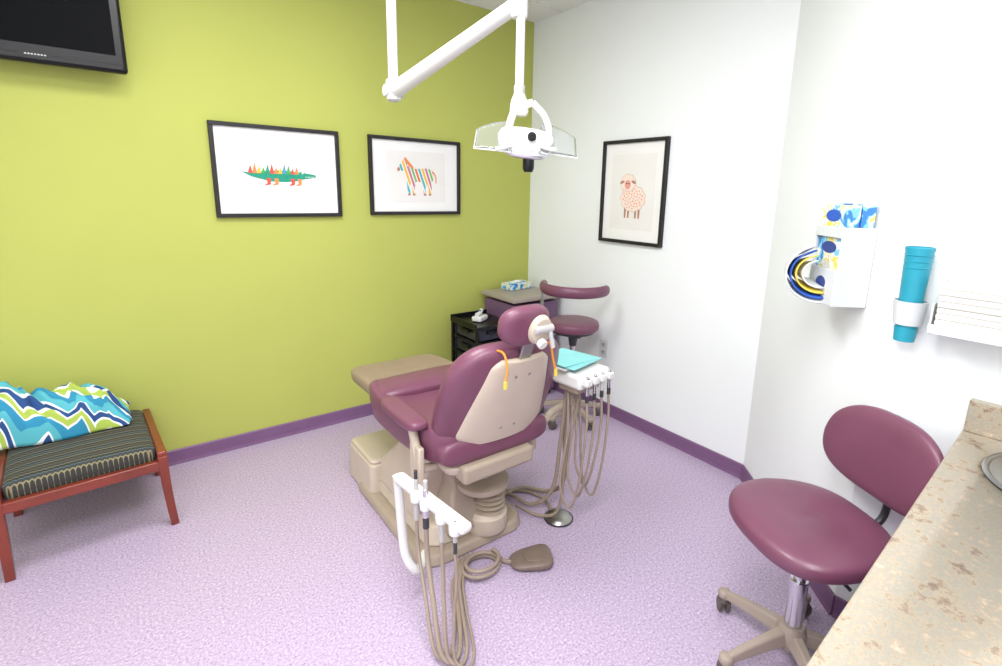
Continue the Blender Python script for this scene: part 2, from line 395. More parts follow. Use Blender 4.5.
# ---------------------------------------------------------------- wood framed bench + blanket
g=Grp('upholstered_bench',(-2.648,-.335,0),math.radians(4))
hw_,hd=.243,.275
zs=.335
cushion('seat_cushion',(0,0,zs-.002),(.456,.525,.075),'seatfab',g,e1=.35,e2=.12,deform=lambda p:(p.x,p.y,p.z+.012*(1-(p.x/.25)**2)*(p.z>0)))
for i,(x,y) in enumerate(((-hw_,-hd),(hw_,-hd),(-hw_,hd-.03),(hw_,hd-.03))):
    sx=.016*(1 if x>0 else -.3); V=[];n=8
    for k in range(n+1):
        t=k/n; z=(1-t)*zs; off=sx*(t**2); r=.017-.003*t
        for a,b in((-1,-1),(1,-1),(1,1),(-1,1)): V.append((x+off+a*r,y+.02*t*(y<0)+b*r*1.15,z))
    F=[(k*4+j,k*4+(j+1)%4,(k+1)*4+(j+1)%4,(k+1)*4+j) for k in range(n) for j in range(4)]+[(0,1,2,3),(n*4,n*4+1,n*4+2,n*4+3)]
    fin('leg_%d'%i,V,F,'wood',g,bevel=.003)
box('rail_front',(0,-hd,zs-.04),(2*hw_,.028,.042),'wood',g,bevel=.005)
box('rail_back',(0,hd-.03,zs-.04),(2*hw_,.028,.042),'wood',g,bevel=.005)
box('rail_right',(hw_,-.01,zs-.022),(.034,2*hd-.0,.085),'wood',g,bevel=.008)
box('rail_left',(-hw_,-.01,zs-.022),(.034,2*hd-.0,.085),'wood',g,bevel=.008)
nx,ny=110,70; V=[];F=[];UV=[]
for j in range(ny+1):
    for i in range(nx+1):
        s=i/nx; t=j/ny
        x=-2.99+.50*s+.012*math.sin(7*t)
        a=t*math.pi
        y=-.175-.13*math.cos(a)
        hgt=.175+.035*math.sin(4*s+1.0)+.014*math.sin(11*s)
        hgt*=max(0,(1-s)*4)**.5 if s>.75 else 1
        z=.387+hgt*max(0,math.sin(a))**.6
        nn=noise.noise(Vector((s*4,t*4,1.3))); n2=noise.noise(Vector((s*9,t*5,7.3))); n3=abs(noise.noise(Vector((s*9+t*7,t*3-s*3,2.))))
        w_=max(0,math.sin(a))
        V.append((x+.015*n2*w_, min(-.03,y+.03*nn), max(.387,z+(.035*nn+.02*n2-.08*n3+.018)*w_))); UV.append((s*.62+.06*nn,t*.75+.35*s+.05*n2))
for j in range(ny):
    for i in range(nx):
        a=j*(nx+1)+i; F.append((a,a+1,a+nx+2,a+nx+1))
g=Grp('chevron_blanket',(-2.75,-.2,.37),world=True)
o=fin('cloth',V,F,'chev',g,uv=UV,ang=180,sub=1)
so=o.modifiers.new('t','SOLIDIFY'); so.thickness=.006; so.offset=1

# ---------------------------------------------------------------- drawer cart
g=Grp('plastic_drawer_cart',(-.6,-.25,0),world=True)
x0,x1,y0,y1,zt=-.73,-.475,-.42,-.12,.6
for i,(x,y) in enumerate(((x0,y0),(x1,y0),(x0,y1),(x1,y1))):
    box('post_%d'%i,(x,y,.31),(.022,.022,.55),'black',g)
    lathe('caster_%d'%i,[(.0,-.009),(.018,-.009),(.02,0),(.018,.009),(0,.009)],(x,y,.021),'wheel',g,axis=(0,1,0),seg=20)
cx,cy=(x0+x1)/2,(y0+y1)/2
box('top',(cx,cy,zt-.012),(x1-x0+.03,y1-y0+.03,.024),'black',g,bevel=.006)
box('top_lip',(cx,y1+.005,zt+.01),(x1-x0+.03,.012,.03),'black',g,bevel=.003)
box('top_lip_l',(x0-.005,cy,zt+.006),(.01,y1-y0,.02),'black',g,bevel=.003)
for k in range(5):
    z=.085+k*.103
    box('drawer_%d'%k,(cx,cy,z+.04),(x1-x0-.018,y1-y0-.014,.082),'drawer',g,bevel=.008)
    box('shelf_%d'%k,(cx,cy,z-.008),(x1-x0+.012,y1-y0+.012,.009),'black',g,bevel=.002)
    box('pull_%d'%k,(x0-.004,cy,z+.055),(.014,.12,.02),'black',g,bevel=.004)
    box('pullf_%d'%k,(cx,y0-.004,z+.055),(.1,.014,.02),'black',g,bevel=.004)
g=Grp('curing_light',(-.62,-.28,zt+.001),math.radians(30))
box('dock',(0,0,.018),(.11,.07,.034),'wplastic',g,bevel=.01)
tube('body',[(-.04,0,.045),(0,0,.05),(.04,.01,.06),(.07,.02,.055)],lambda t:.016-.005*t,'wplastic',g)
box('button',(-.0,-.0,.067),(.02,.012,.004),'blue',g,bevel=.001)

# ---------------------------------------------------------------- purple cabinet
g=Grp('mobile_cabinet',(-.24,-.23,0),world=True)
box('carcass',(-.245,-.235,.37),(.38,.36,.66),'cabside',g,bevel=.006)
box('plinth',(-.245,-.235,.025),(.34,.32,.048),'blackm',g)
box('worktop',(-.245,-.235,.735),(.42,.39,.03),'cabtop',g,bevel=.006)
for k in range(3):
    box('drawer_front_%d'%k,(-.245,-.42,.15+k*.215),(.35,.014,.2),'cabside',g,bevel=.004)
    tube('handle_%d'%k,[(-.29,-.43,.19+k*.215),(-.29,-.45,.19+k*.215),(-.2,-.45,.19+k*.215),(-.2,-.43,.19+k*.215)],.004,'steel',g,sm=False)
box('side_panel',(-.44,-.235,.42),(.012,.3,.5),'cabside',g,bevel=.004)
g=Grp('tissue_box',(-.2,-.12,.752),.1)
box('carton',(0,0,.024),(.2,.11,.046),'gbox',g,bevel=.002)
tube('slot',[(-.05,0,.048),(.05,0,.048)],.005,'paper',g)
cushion('tissue',(0,0,.052),(.06,.025,.02),'paper',g,e1=.9,e2=.9)

# ---------------------------------------------------------------- stools
def caster(g,x,y,a,k):
    r=.026
    ax=Vector((math.cos(a+.8),math.sin(a+.8),0))
    for s in(-1,1):
        lathe('caster_%d_%s'%(k,'a' if s<0 else 'b'),[(0,-.008),(.02,-.008),(r,-.004),(r,.004),(.02,.008),(0,.008)],Vector((x,y,r+.0005))+ax*.013*s,'wheel',g,axis=ax,seg=24)
    cyl('caster_hub_%d'%k,Vector((x,y,r))-ax*.02,Vector((x,y,r))+ax*.02,.006,'lgrey',g,bevel=0,seg=12)
    cushion('caster_fork_%d'%k,(x,y,r+.02),(.045,.04,.03),'wheel',g,e1=.8,e2=.9,nu=20,nv=10)
    cyl('caster_stem_%d'%k,(x,y,r+.02),(x,y,.07),.006,'steel',g,bevel=0,seg=12)
def stool(name,loc,rz,zs,seat,R=.25,phase=0):
    g=Grp(name,loc,rz)
    for k in range(5):
        a=phase+2*math.pi*k/5; c,s=math.cos(a),math.sin(a)
        V=[];n=10
        for i in range(n+1):
            t=i/n; rr=.02+(R-.02)*t; z=.105-.035*t**1.5; wd=.026-.010*t; th=.022-.009*t
            for p,q in((-1,-1),(1,-1),(.6,1),(-.6,1)): V.append((c*rr-s*wd*p, s*rr+c*wd*p, z+th*q))
        F=[(i*4+j,i*4+(j+1)%4,(i+1)*4+(j+1)%4,(i+1)*4+j) for i in range(n) for j in range(4)]+[(0,1,2,3),(n*4,n*4+1,n*4+2,n*4+3)]
        fin('leg_%d'%k,V,F,'stoolbase',g,bevel=.006)
        cushion('leg_end_%d'%k,(c*R,s*R,.068),(.045,.045,.034),'stoolbase',g,e1=.7,e2=1,nu=20,nv=10)
        caster(g,c*R,s*R,a,k)
    lathe('hub',[(.0,.06),(.035,.06),(.045,.08),(.045,.12),(.034,.14),(0,.14)],(0,0,0),'stoolbase',g)
    cyl('gas_column',(0,0,.14),(0,0,.30),.026,'chrome',g)
    cyl('column_sleeve',(0,0,.27),(0,0,zs-.1),.018,'chrome',g)
    lathe('column_boot',[(.0,0),(.022,0),(.03,.05),(.05,.09),(0,.09)],(0,0,zs-.17),'dgrey',g)
    box('seat_plate',(0,.0,zs-.085),(.16,.18,.018),'dgrey',g)
    seat(g,zs)
    tube('height_lever',[(.05,0,zs-.09),(.14,-.02,zs-.095),(.19,-.02,zs-.1)],.005,'dgrey',g)
    return g
def seatA(g,zs):
    def df(p):
        x,y,z=p
        x*=1-.16*max(0,(y/.19))
        top=.5+.5*(z/.0375)
        z+=-.018*top*math.exp(-((x/.12)**2+((y-.02)/.11)**2))
        z+=-.018*max(0,-y/.19)**2
        return (x,y,z)
    cushion('seat_pad',(0,0,zs-.037),(.44,.39,.078),'maroon',g,e1=.55,e2=.72,deform=df,nu=64,nv=24)
    cushion('seat_pan',(0,0,zs-.07),(.38,.33,.03),'dgrey',g,e1=.5,e2=.7)
    V=[];F=[];nu,nv=64,16
    for i in range(nv+1):
        ph=-math.pi/2+math.pi*i/nv
        for j in range(nu):
            th=2*math.pi*j/nu
            x=.2*fpow(math.cos(ph),.5)*fpow(math.cos(th),.72); z=.13*fpow(math.cos(ph),.5)*fpow(math.sin(th),.72); y=.024*fpow(math.sin(ph),.7)
            x*=1-.10*max(0,z/.13)
            y+=-.8*x*x+.12*z
            V.append((x+.006,.228+y,zs+.165+z))
    for i in range(nv):
        for j in range(nu):
            k=(j+1)%nu; F.append((i*nu+j,i*nu+k,(i+1)*nu+k,(i+1)*nu+j))
    fin('back_pad',V,F,'maroon',g,ang=80)
    tube('back_bracket',[(0,.05,zs-.085),(0,.18,zs-.09),(0,.262,zs-.05),(0,.272,zs+.06),(0,.264,zs+.15)],.011,'dgrey',g)
    box('back_plate',(0,.256,zs+.17),(.09,.012,.09),'dgrey',g,rot=(-.1,0,0))
stool('dental_operator_stool',(-.885,-2.5,0),math.radians(-117),.53,seatA,R=.235,phase=math.radians(203))
def seatB(g,zs):
    cushion('seat_pad',(0,0,zs-.035),(.32,.32,.075),'maroon',g,e1=.5,e2=1,nu=48)
    cushion('seat_pan',(0,0,zs-.07),(.27,.27,.03),'dgrey',g,e1=.5,e2=1)
    V=[];F=[];n=44;m=14
    for i in range(n+1):
        t=i/n; a=math.radians(-2+195*t); R_=.2; e=min(1,math.sin(math.pi*t)*5+.12)**.5
        for k in range(m):
            b=2*math.pi*k/m; rr=R_+.022*e*math.cos(b); V.append((rr*math.cos(a),rr*math.sin(a),zs+.205+.034*e*math.sin(b)))
    for i in range(n):
        for k in range(m): F.append((i*m+k,i*m+(k+1)%m,(i+1)*m+(k+1)%m,(i+1)*m+k))
    F+= [tuple(range(m)),tuple(range(n*m,(n+1)*m))]
    fin('body_support_arm',V,F,'maroon',g,ang=80)
    c,s=math.cos(math.radians(30)),math.sin(math.radians(30))
    tube('support_bracket',[(.04*c,.04*s,zs-.09),(.17*c,.17*s,zs-.09),(.205*c,.205*s,zs-.03),(.2*c,.2*s,zs+.18)],.01,'steel',g)
stool('dental_assistant_stool',(-.25,-.79,0),math.radians(114),.668,seatB,R=.2,phase=math.radians(-135))

# ---------------------------------------------------------------- counter
g=Grp('sink_counter',(-1.4,-3.1,0),world=True)
cx0,cx1,cyb=-2.0,DX-.003,-3.32
yf1,yf0=-2.748,-2.832
zc=.815
def quad(name,p,z0,z1,mt,bevel=.003):
    V=[(x,y,z0) for x,y in p]+[(x,y,z1) for x,y in p]; n=len(p)
    return fin(name,V,[tuple(range(n)),tuple(range(n,2*n))]+[(i,(i+1)%n,n+(i+1)%n,n+i) for i in range(n)],mt,g,bevel=bevel)
top=quad('countertop',[(cx0,cyb),(cx1,cyb),(cx1,yf1),(cx0,yf0)],zc-.036,zc,'counter',.004)
cut=lathe('cutter',[(.0,-.1),(1,-.1),(1,.1),(0,.1)],(0,0,0),'steel',None)
cut.scale=(.17,.15,1); cut.location=(.62,.11,zc)
cut.parent=g.e
md=top.modifiers.new('bool','BOOLEAN'); md.object=cut; md.operation='DIFFERENCE'; md.solver='EXACT'
bpy.context.view_layer.update()
dg=bpy.context.evaluated_depsgraph_get()
nm=bpy.data.meshes.new_from_object(top.evaluated_get(dg)); top.modifiers.clear(); top.data=nm
bpy.data.objects.remove(cut)
sk=lathe('sink_bowl',[(1.08,.003),(1.05,.008),(.99,.004),(.95,-.02),(.9,-.12),(.7,-.15),(.1,-.155),(0,-.155)],(0,0,0),'steel',None,seg=64)
sk.scale=(.17,.15,1); sk.location=(.62,.11,zc); sk.parent=g.e
quad('side_splash',[(cx1-.03,cyb+.002),(cx1-.001,cyb+.002),(cx1-.001,yf1-.003),(cx1-.03,yf1-.004)],zc+.0005,zc+.092,'counter')
cf=-2.85
box('side_l',(cx0+.02,(cf+cyb)/2,.4385),(.02,cf-cyb,.715),'cabside',g,bevel=.002)
box('front_rail',((cx0+cx1)/2,cf,.74),(cx1-cx0-.04,.018,.07),'cabside',g,bevel=.002)
for i in range(3):
    w_=(cx1-cx0-.06)/3; box('door_%d'%i,(cx0+.03+w_*(i+.5),cf,.395),(w_-.008,.018,.61),'cabside',g,bevel=.004)
    tube('pull_%d'%i,[(cx0+.03+w_*(i+.85),cf+.009,.6),(cx0+.03+w_*(i+.85),cf+.025,.61),(cx0+.03+w_*(i+.85),cf+.025,.66),(cx0+.03+w_*(i+.85),cf+.009,.67)],.004,'steel',g,sm=False)
box('toe_kick',((cx0+cx1)/2,cf-.05,.045),(cx1-cx0-.04,.015,.088),'base',g,bevel=0)

# ---------------------------------------------------------------- wall dispensers
w_=Vector((DX,DY-L1,0)).normalized()
def diag(s,z): p=Vector((0,L1,0))+w_*s; return (p.x,p.y,z)
rz=math.atan2(w_.y,w_.x)
g=Grp('glove_box_dispenser',diag(.695,1.225),rz)
dp=.108
box('back_plate',(0,-.004,0),(.16,.006,.26),'dispwhite',g,bevel=.002)
box('side_near',(.08,-dp/2-.002,0),(.006,dp,.26),'dispwhite',g,bevel=.002)
box('side_far',(-.08,-dp/2-.002,0),(.006,dp,.26),'dispwhite',g,bevel=.002)
box('bottom',(0,-dp/2-.002,-.127),(.16,dp,.006),'dispwhite',g,bevel=.002)
box('front_lower',(0,-dp-.003,-.07),(.16,.006,.12),'dispwhite',g,bevel=.002)
box('front_strip',(0,-dp-.003,.112),(.16,.006,.035),'dispwhite',g,bevel=.002)
box('glove_carton_front',(0,-dp*.74,.05),(.148,.045,.3),'gbox',g,bevel=.002)
box('glove_carton_back',(.0,-dp*.26-.004,.045),(.148,.042,.32),'gbox',g,bevel=.002)
for i,(x,z,m_) in enumerate(((0,.165,'blue'),(0,.06,'navy'),)):
    prism('opening_%d'%i,ell(0,0,.045,.02),0,.001,m_,g,O=(x,-dp*.74-.0232,z))
prism('label_hole',ell(0,0,.03,.022),0,.0012,'navy',g,O=(0,-dp-.007,-.06))
def band(name,r0,r1,wd,mt,yo=0,ph=0):
    V=[];F=[];n=26;m=6
    for i in range(n+1):
        a=math.radians(-100+175*i/n)
        for k in range(m+1):
            b=k/m
            V.append((-.02+wd*(b-.5)-.02*math.cos(a), -dp-.02-yo-r0*math.cos(a)*(.72+.4*b), -.03+r1*math.sin(a)*(.72+.4*b)))
    for i in range(n):
        for k in range(m): a=i*(m+1)+k; F.append((a,a+1,a+m+2,a+m+1))
    o=fin(name,V,F,mt,g,ang=180); so=o.modifiers.new('t','SOLIDIFY'); so.thickness=.005
band('elastic_mask_outer',.100,.09,.10,'dispwhite')
band('elastic_mask_print',.086,.076,.10,'blue')
band('elastic_mask_inner',.070,.060,.10,'yellow')
band('elastic_mask_lining',.050,.044,.10,'dispwhite')

g=Grp('paper_cup_dispenser',(DX-.05,-2.582,1.18),0)
lathe('cup_tube',[(.0,-.1),(.027,-.1),(.0295,-.02),(.034,.12),(.036,.13),(.036,.134),(.033,.136),(.031,.12),(0,.12)],(0,0,0),'teal',g)
for i in range(3): lathe('cup_rim_%d'%i,[(.0322+.0008*i,0),(.0348+.0008*i,.002),(.0322+.0008*i,.004)],(0,0,.075+i*.018),'teal',g)
lathe('holder_cup',[(.031,-.09),(.034,-.09),(.041,-.03),(.043,-.02),(.039,-.02),(.037,-.03),(.031,-.09)],(0,0,0),'dispwhite',g)
lathe('lower_cup',[(0,-.14),(.026,-.14),(.029,-.1),(0,-.1)],(0,0,0),'teal',g)
box('bracket',(.039,0,-.04),(.018,.05,.14),'dispwhite',g,bevel=.004)

g=Grp('paper_towel_stack',(DX-.055,-2.81,1.15),0)
for i in range(8):
    for c_ in range(2):
        o_=random.uniform(-.002,.002)
        box('towel_%d_%d'%(i,c_),(o_,-.078+.156*c_,-.048+i*.0168),(.098,.153,.0168),'towel',g,bevel=.004)
box('rack_back',(.051,0,.0),(.006,.33,.16),'dispwhite',g)
box('rack_base',(0,0,-.061),(.108,.33,.008),'dispwhite',g)
for s in(-1,1): box('rack_side_%d'%(s+1),(.0,s*.162,-.02),(.105,.005,.08),'dispwhite',g,bevel=.001)
box('rack_lip',(-.054,0,-.05),(.004,.33,.026),'dispwhite',g,bevel=.001)

g=Grp('wall_outlet',(0,-.828,.445),-math.pi/2)
box('plate',(0,-.004,0),(.07,.006,.115),'dispwhite',g,bevel=.002)
for s in(-1,1):
    box('socket_%d'%(s+1),(0,-.0075,s*.025),(.03,.002,.028),'lgrey',g,bevel=.001)
    for q in(-1,1): box('slot_%d_%d'%(s,q),(q*.006,-.009,s*.025+.003),(.003,.001,.01),'blackm',g,bevel=0)

# ---------------------------------------------------------------- ceiling mounted dental light
g=Grp('dental_operatory_light',(-1.38,-.72,H),world=True)
P0=Vector((-1.375,-.721,1.875)); P1=Vector((-1.235,-1.475,2.085)); Hd=Vector((-1.258,-1.56,1.615))
lathe('ceiling_plate',[(0,-.03),(.07,-.03),(.09,-.01),(.09,0),(0,0)],(P0.x,P0.y,H-.001),'wplastic',g)
cyl('post',(P0.x,P0.y,H-.02),(P0.x,P0.y,P0.z-.02),.022,'wplastic',g)
cyl('post_joint',(P0.x,P0.y,P0.z-.04),(P0.x,P0.y,P0.z+.05),.034,'wplastic',g,bevel=.008)
cyl('joint_cap',(P0.x,P0.y,P0.z-.045),(P0.x,P0.y,P0.z-.03),.02,'lgrey',g)
d=(P1-P0).normalized()
cyl('spring_arm',P0+d*.02,P1-d*.02,.036,'wplastic',g,r1=.026,bevel=.006)
cyl('elbow_pin',P0+Vector((-.045,0,0)),P0+Vector((.045,0,0)),.026,'wplastic',g,bevel=.004)
cyl('arm_end_joint',P1+Vector((0,0,-.05)),P1+Vector((0,0,.03)),.029,'wplastic',g,bevel=.008)
R1=Vector((P1.x,P1.y-.01,P1.z))
cyl('drop_rod',R1,(R1.x,R1.y,Hd.z+.17),.0155,'wplastic',g)
cyl('rod_collar',(R1.x,R1.y,Hd.z+.16),(R1.x,R1.y,Hd.z+.20),.02,'lgrey',g,bevel=.004)
lathe('swivel',[(0,0),(.026,0),(.034,.015),(.03,.05),(.02,.075),(0,.075)],(R1.x,R1.y,Hd.z+.095),'wplastic',g)
vr=Vector((.7858,-.6185,0)); vf=Vector((-.6185,-.7858,0))
def lp(a,b,c): return Hd+vr*a+vf*b+Vector((0,0,c))
tube('yoke_left',[lp(.02,0,.13),lp(-.035,0,.11),lp(-.06,0,.05),lp(-.055,.01,.0)],.013,'wplastic',g)
tube('yoke_right',[lp(.02,0,.13),lp(.06,0,.09),lp(.08,0,.04),lp(.075,.01,.0)],.011,'wplastic',g)
cushion('lamp_housing',Hd+Vector((0,0,.0)),(.2,.16,.085),'wplastic',g,e1=.6,e2=.75,rot=(.28,.12,-.66))
cushion('reflector_face',Hd+vf*.035+Vector((0,0,-.035)),(.16,.1,.04),'lampface',g,e1=.7,e2=.8,rot=(.35,.1,-.66))
def shield(name,sgn):
    V=[];F=[];n,m=14,12
    for i in range(n+1):
        for k in range(m+1):
            s=i/n; t=k/m*2-1
            a=sgn*(.05+.125*s)
            V.append(lp(a,.02+.07*t*(1-.3*s),.012-.02*s*s-.012*sgn*s-.055*t*(1-.35*s*s)))
    for i in range(n):
        for k in range(m): a=i*(m+1)+k; F.append((a,a+1,a+m+2,a+m+1))
    o=fin(name,V,F,'glass',g,ang=180); so=o.modifiers.new('t','SOLIDIFY'); so.thickness=.004
    rim=[V[i*(m+1)] for i in range(n+1)]+[V[n*(m+1)+k] for k in range(m+1)]+[V[i*(m+1)+m] for i in range(n,-1,-1)]
    tube(name+'_rim',rim,.0026,'wplastic',g,sm=False,seg=8)
shield('shield_left',-1); shield('shield_right',1)
lathe('focus_knob',[(0,-.07),(.015,-.07),(.020,-.058),(.020,-.022),(.015,-.012),(.01,0),(0,0)],lp(.01,.05,-.035),'black',g)
cyl('switch',lp(.02,.07,.01),lp(.02,.1,.008),.015,'black',g,bevel=.003)
for s in(-1,1):
    tube('handle_%d'%(s+1),[lp(.05*s,.07,-.02),lp(.075*s,.1,-.03),lp(.1*s,.105,-.035)],.007,'wplastic',g)

# ---------------------------------------------------------------- dental chair
CX=-1.39
g=Grp('dental_chair',(CX,-1.2,0),world=True)
def rr_outline(x0,x1,y0,y1,r,n=8):
    o=[]
    for cx_,cy_,a0 in((x1-r,y1-r,0),(x0+r,y1-r,90),(x0+r,y0+r,180),(x1-r,y0+r,270)):
        for i in range(n+1):
            a=math.radians(a0+90*i/n); o.append((cx_+r*math.cos(a),cy_+r*math.sin(a)))
    return o
def slab(name,out,z0,z1,mt,bevel=.012,inset=0):
    n=len(out); cx_=sum(p[0] for p in out)/n; cy_=sum(p[1] for p in out)/n
    V=[(x,y,z0) for x,y in out]+[(cx_+(x-cx_)*(1-inset),cy_+(y-cy_)*(1-inset),z1) for x,y in out]
    F=[tuple(range(n))[::-1],tuple(range(n,2*n))]+[(i,(i+1)%n,n+(i+1)%n,n+i) for i in range(n)]
    return fin(name,V,F,mt,g,bevel=bevel,ang=50)
slab('base_plate',rr_outline(CX-.26,CX+.25,-1.49,-.72,.09),.001,.045,'beige2',inset=.04)
slab('base_cover',rr_outline(CX-.21,CX+.2,-1.44,-.8,.07),.045,.12,'beige',inset=.12)
slab('toe_box',rr_outline(CX-.245,CX+.03,-.93,-.61,.03),.001,.18,'beige',inset=.06)
slab('toe_box_lid',rr_outline(CX-.235,CX+.02,-.92,-.62,.03),.18,.2,'beige',inset=.05)
def loft(name,secs,mt,bevel=.012):
    V=[];n=4
    for c,wx,wy in secs:
        c=Vector(c)
        for a,b in((-1,-1),(1,-1),(1,1),(-1,1)): V.append(c+Vector((a*wx/2,b*wy/2,0)))
    F=[(k*4+j,k*4+(j+1)%4,(k+1)*4+(j+1)%4,(k+1)*4+j) for k in range(len(secs)-1) for j in range(4)]+[(0,1,2,3),tuple((len(secs)-1)*4+i for i in range(4))]
    return fin(name,V,F,mt,g,bevel=bevel)
loft('lift_cover',[((CX-.03,-1.05,.09),.34,.48),((CX-.03,-1.1,.2),.31,.4),((CX-.02,-1.18,.33),.28,.3),((CX,-1.22,.42),.26,.3)],'beige',bevel=.02)
loft('lift_link',[((CX-.02,-1.38,.08),.22,.16),((CX,-1.34,.25),.16,.12),((CX,-1.3,.42),.18,.16)],'beige2',bevel=.015)
for i in range(5): lathe('bellow_%d'%i,[(.05,0),(.068,.01),(.05,.02)],(CX+.07,-1.44,.13+i*.022),'beige2',g)
lathe('pump_motor',[(0,0),(.085,0),(.09,.02),(.09,.07),(.075,.09),(0,.09)],(CX+.07,-1.42,.045),'beige',g)
lathe('swivel_disc',[(0,0),(.1,0),(.11,.01),(.11,.03),(.09,.04),(0,.04)],(CX+.05,-1.42,.24),'beige2',g)
cyl('hydraulic_cylinder',(CX+.05,-1.42,.26),(CX,-1.35,.44),.035,'steel',g)
slab('seat_frame',rr_outline(CX-.18,CX+.18,-1.56,-.98,.04),.415,.455,'beige',inset=-.04)
box('rear_frame',(CX+.01,-1.56,.43),(.32,.1,.07),'beige2',g,bevel=.015)
def dseat(p):
    x,y,z=p; u=(y)/.32
    z+= .04*max(0,u)**2 + .02*max(0,-u)**2
    z+= .035*(abs(x)/.24)**3*(z>-.02)
    return (x*(1+.06*u),y,z)
cushion('seat_cushion',(CX,-1.245,.505),(.51,.66,.14),'maroon',g,e1=.4,e2=.35,deform=dseat,nu=64,nv=24)
def dleg(p):
    x,y,z=p; u=y/.27
    return (x*(1-.05*u),y,z+.012*abs(x/.23)**3-.015*u)
cushion('leg_rest',(CX-.01,-.85,.555),(.47,.46,.085),'taupe',g,e1=.5,e2=.38,deform=dleg,nu=64,nv=20)
box('leg_rest_shell',(CX,-.87,.502),(.34,.36,.03),'beige2',g,bevel=.012)
cushion('knee_roll',(CX-.01,-1.04,.585),(.48,.2,.08),'maroon',g,e1=.7,e2=.4)
bu=Vector((0,-.36,.933)).normalized(); bn=Vector((0,-.933,-.36)).normalized()
B0=Vector((CX+.03,-1.52,.52))
def bp_(a,s,d): return B0+Vector((a,0,0))+bu*s+bn*d
V=[];F=[];nu,nv=72,18
for i in range(nv+1):
    ph=-math.pi/2+math.pi*i/nv
    for j in range(nu):
        th=2*math.pi*j/nu
        a=.255*fpow(math.cos(ph),.45)*fpow(math.cos(th),.42); s=.235*fpow(math.cos(ph),.45)*fpow(math.sin(th),.42); d=.05*fpow(math.sin(ph),.6)
        a*= 1-.22*max(0,s/.235)**2
        d-= .6*a*a
        V.append(bp_(a,.205+s,d))
for i in range(nv):
    for j in range(nu):
        k=(j+1)%nu; F.append((i*nu+j,i*nu+k,(i+1)*nu+k,(i+1)*nu+j))
fin('backrest_cushion',V,F,'maroon',g,ang=80)
def shell_half(s):
    t=(s-.035)/.37
    w=.2-.08*max(0,t)**1.3
    if t<.12: w-=.03*(1-t/.12)**2
    if t>.9: w-=.03*((t-.9)/.1)**2
    return w
V=[];F=[];nx_,nz_=20,26
for L_ in (0,1):
    for j in range(nz_+1):
        s=.035+.37*j/nz_; hwid=shell_half(s)*(1-.03*L_)
        for i in range(nx_+1):
            q=i/nx_*2-1; a=hwid*q
            V.append(bp_(a,s,(.034 if L_==0 else .066-.006*abs(q)**6)-.55*a*a-.012*abs(q)**4*L_))
W=(nx_+1)*(nz_+1)
for j in range(nz_):
    for i in range(nx_):
        a=j*(nx_+1)+i
        F.append((a,a+1,a+nx_+2,a+nx_+1)); F.append((W+a,W+a+nx_+1,W+a+nx_+2,W+a+1))
bd=[i for i in range(nx_+1)]+[j*(nx_+1)+nx_ for j in range(1,nz_+1)]+[nz_*(nx_+1)+i for i in range(nx_-1,-1,-1)]+[j*(nx_+1) for j in range(nz_-1,0,-1)]
for k in range(len(bd)):
    a,b=bd[k],bd[(k+1)%len(bd)]; F.append((a,b,W+b,W+a))
fin('backrest_shell',V,F,'beige',g,ang=50)
for i,(a,s) in enumerate(((-.03,.34),(.03,.34),(-.03,.1),(.03,.1))): cyl('shell_screw_%d'%i,bp_(a,s,.06),bp_(a,s,.0675),.0055,'steel',g,bevel=0,seg=12)
box('hinge_block',bp_(0,-.02,.01),(.24,.07,.1),'beige2',g,bevel=.015)
cushion('lumbar_roll',bp_(-.005,-.005,.01),(.49,.12,.12),'maroon',g,e1=.6,e2=.35)
hc=Vector((CX+.015,-1.735,1.005))
box('headrest_bar',bp_(0,.44,.045),(.05,.014,.14),'steel',g,rot=(.37,0,0))
V=[];F=[];nu,nv=48,14
hu=Vector((0,-.2,.98)).normalized(); hn=Vector((0,-.98,-.2)).normalized()
for i in range(nv+1):
    ph=-math.pi/2+math.pi*i/nv
    for j in range(nu):
        th=2*math.pi*j/nu
        a=.1*fpow(math.cos(ph),.5)*fpow(math.cos(th),.75); s=.07*fpow(math.cos(ph),.5)*fpow(math.sin(th),.75); d=.032*fpow(math.sin(ph),.7)-1.6*a*a
        V.append(hc+Vector((a,0,0))+hu*s+hn*d)
for i in range(nv):
    for j in range(nu):
        k=(j+1)%nu; F.append((i*nu+j,i*nu+k,(i+1)*nu+k,(i+1)*nu+j))
fin('headrest_cushion',V,F,'maroon',g,ang=80)
bx0=hc+hn*.032+hu*-.005+Vector((.03,0,0))
ol=ell(0,0,.048,.055,28)
n=len(ol)
V=[bx0+Vector((a,0,0))+hu*b for a,b in ol]+[bx0+Vector((a*.85,0,0))+hu*b*.85+hn*.022 for a,b in ol]
F=[tuple(range(n)),tuple(range(n,2*n))]+[(i,(i+1)%n,n+(i+1)%n,n+i) for i in range(n)]
fin('headrest_bracket',V,F,'beige',g,bevel=.004)
cyl('headrest_knob',bx0+hn*.022+Vector((-.035,0,.01)),bx0+hn*.022+Vector((.04,0,.01)),.015,'lgrey',g,bevel=.004)
cyl('headrest_lever',bx0+hn*.024+Vector((.025,0,.02)),bx0+hn*.036+Vector((.035,0,-.055)),.008,'lgrey',g)
cyl('headrest_pivot',bx0+hn*.018+Vector((-.008,0,-.035)),bx0+hn*.038+Vector((-.008,0,-.04)),.017,'wplastic',g,bevel=.004)
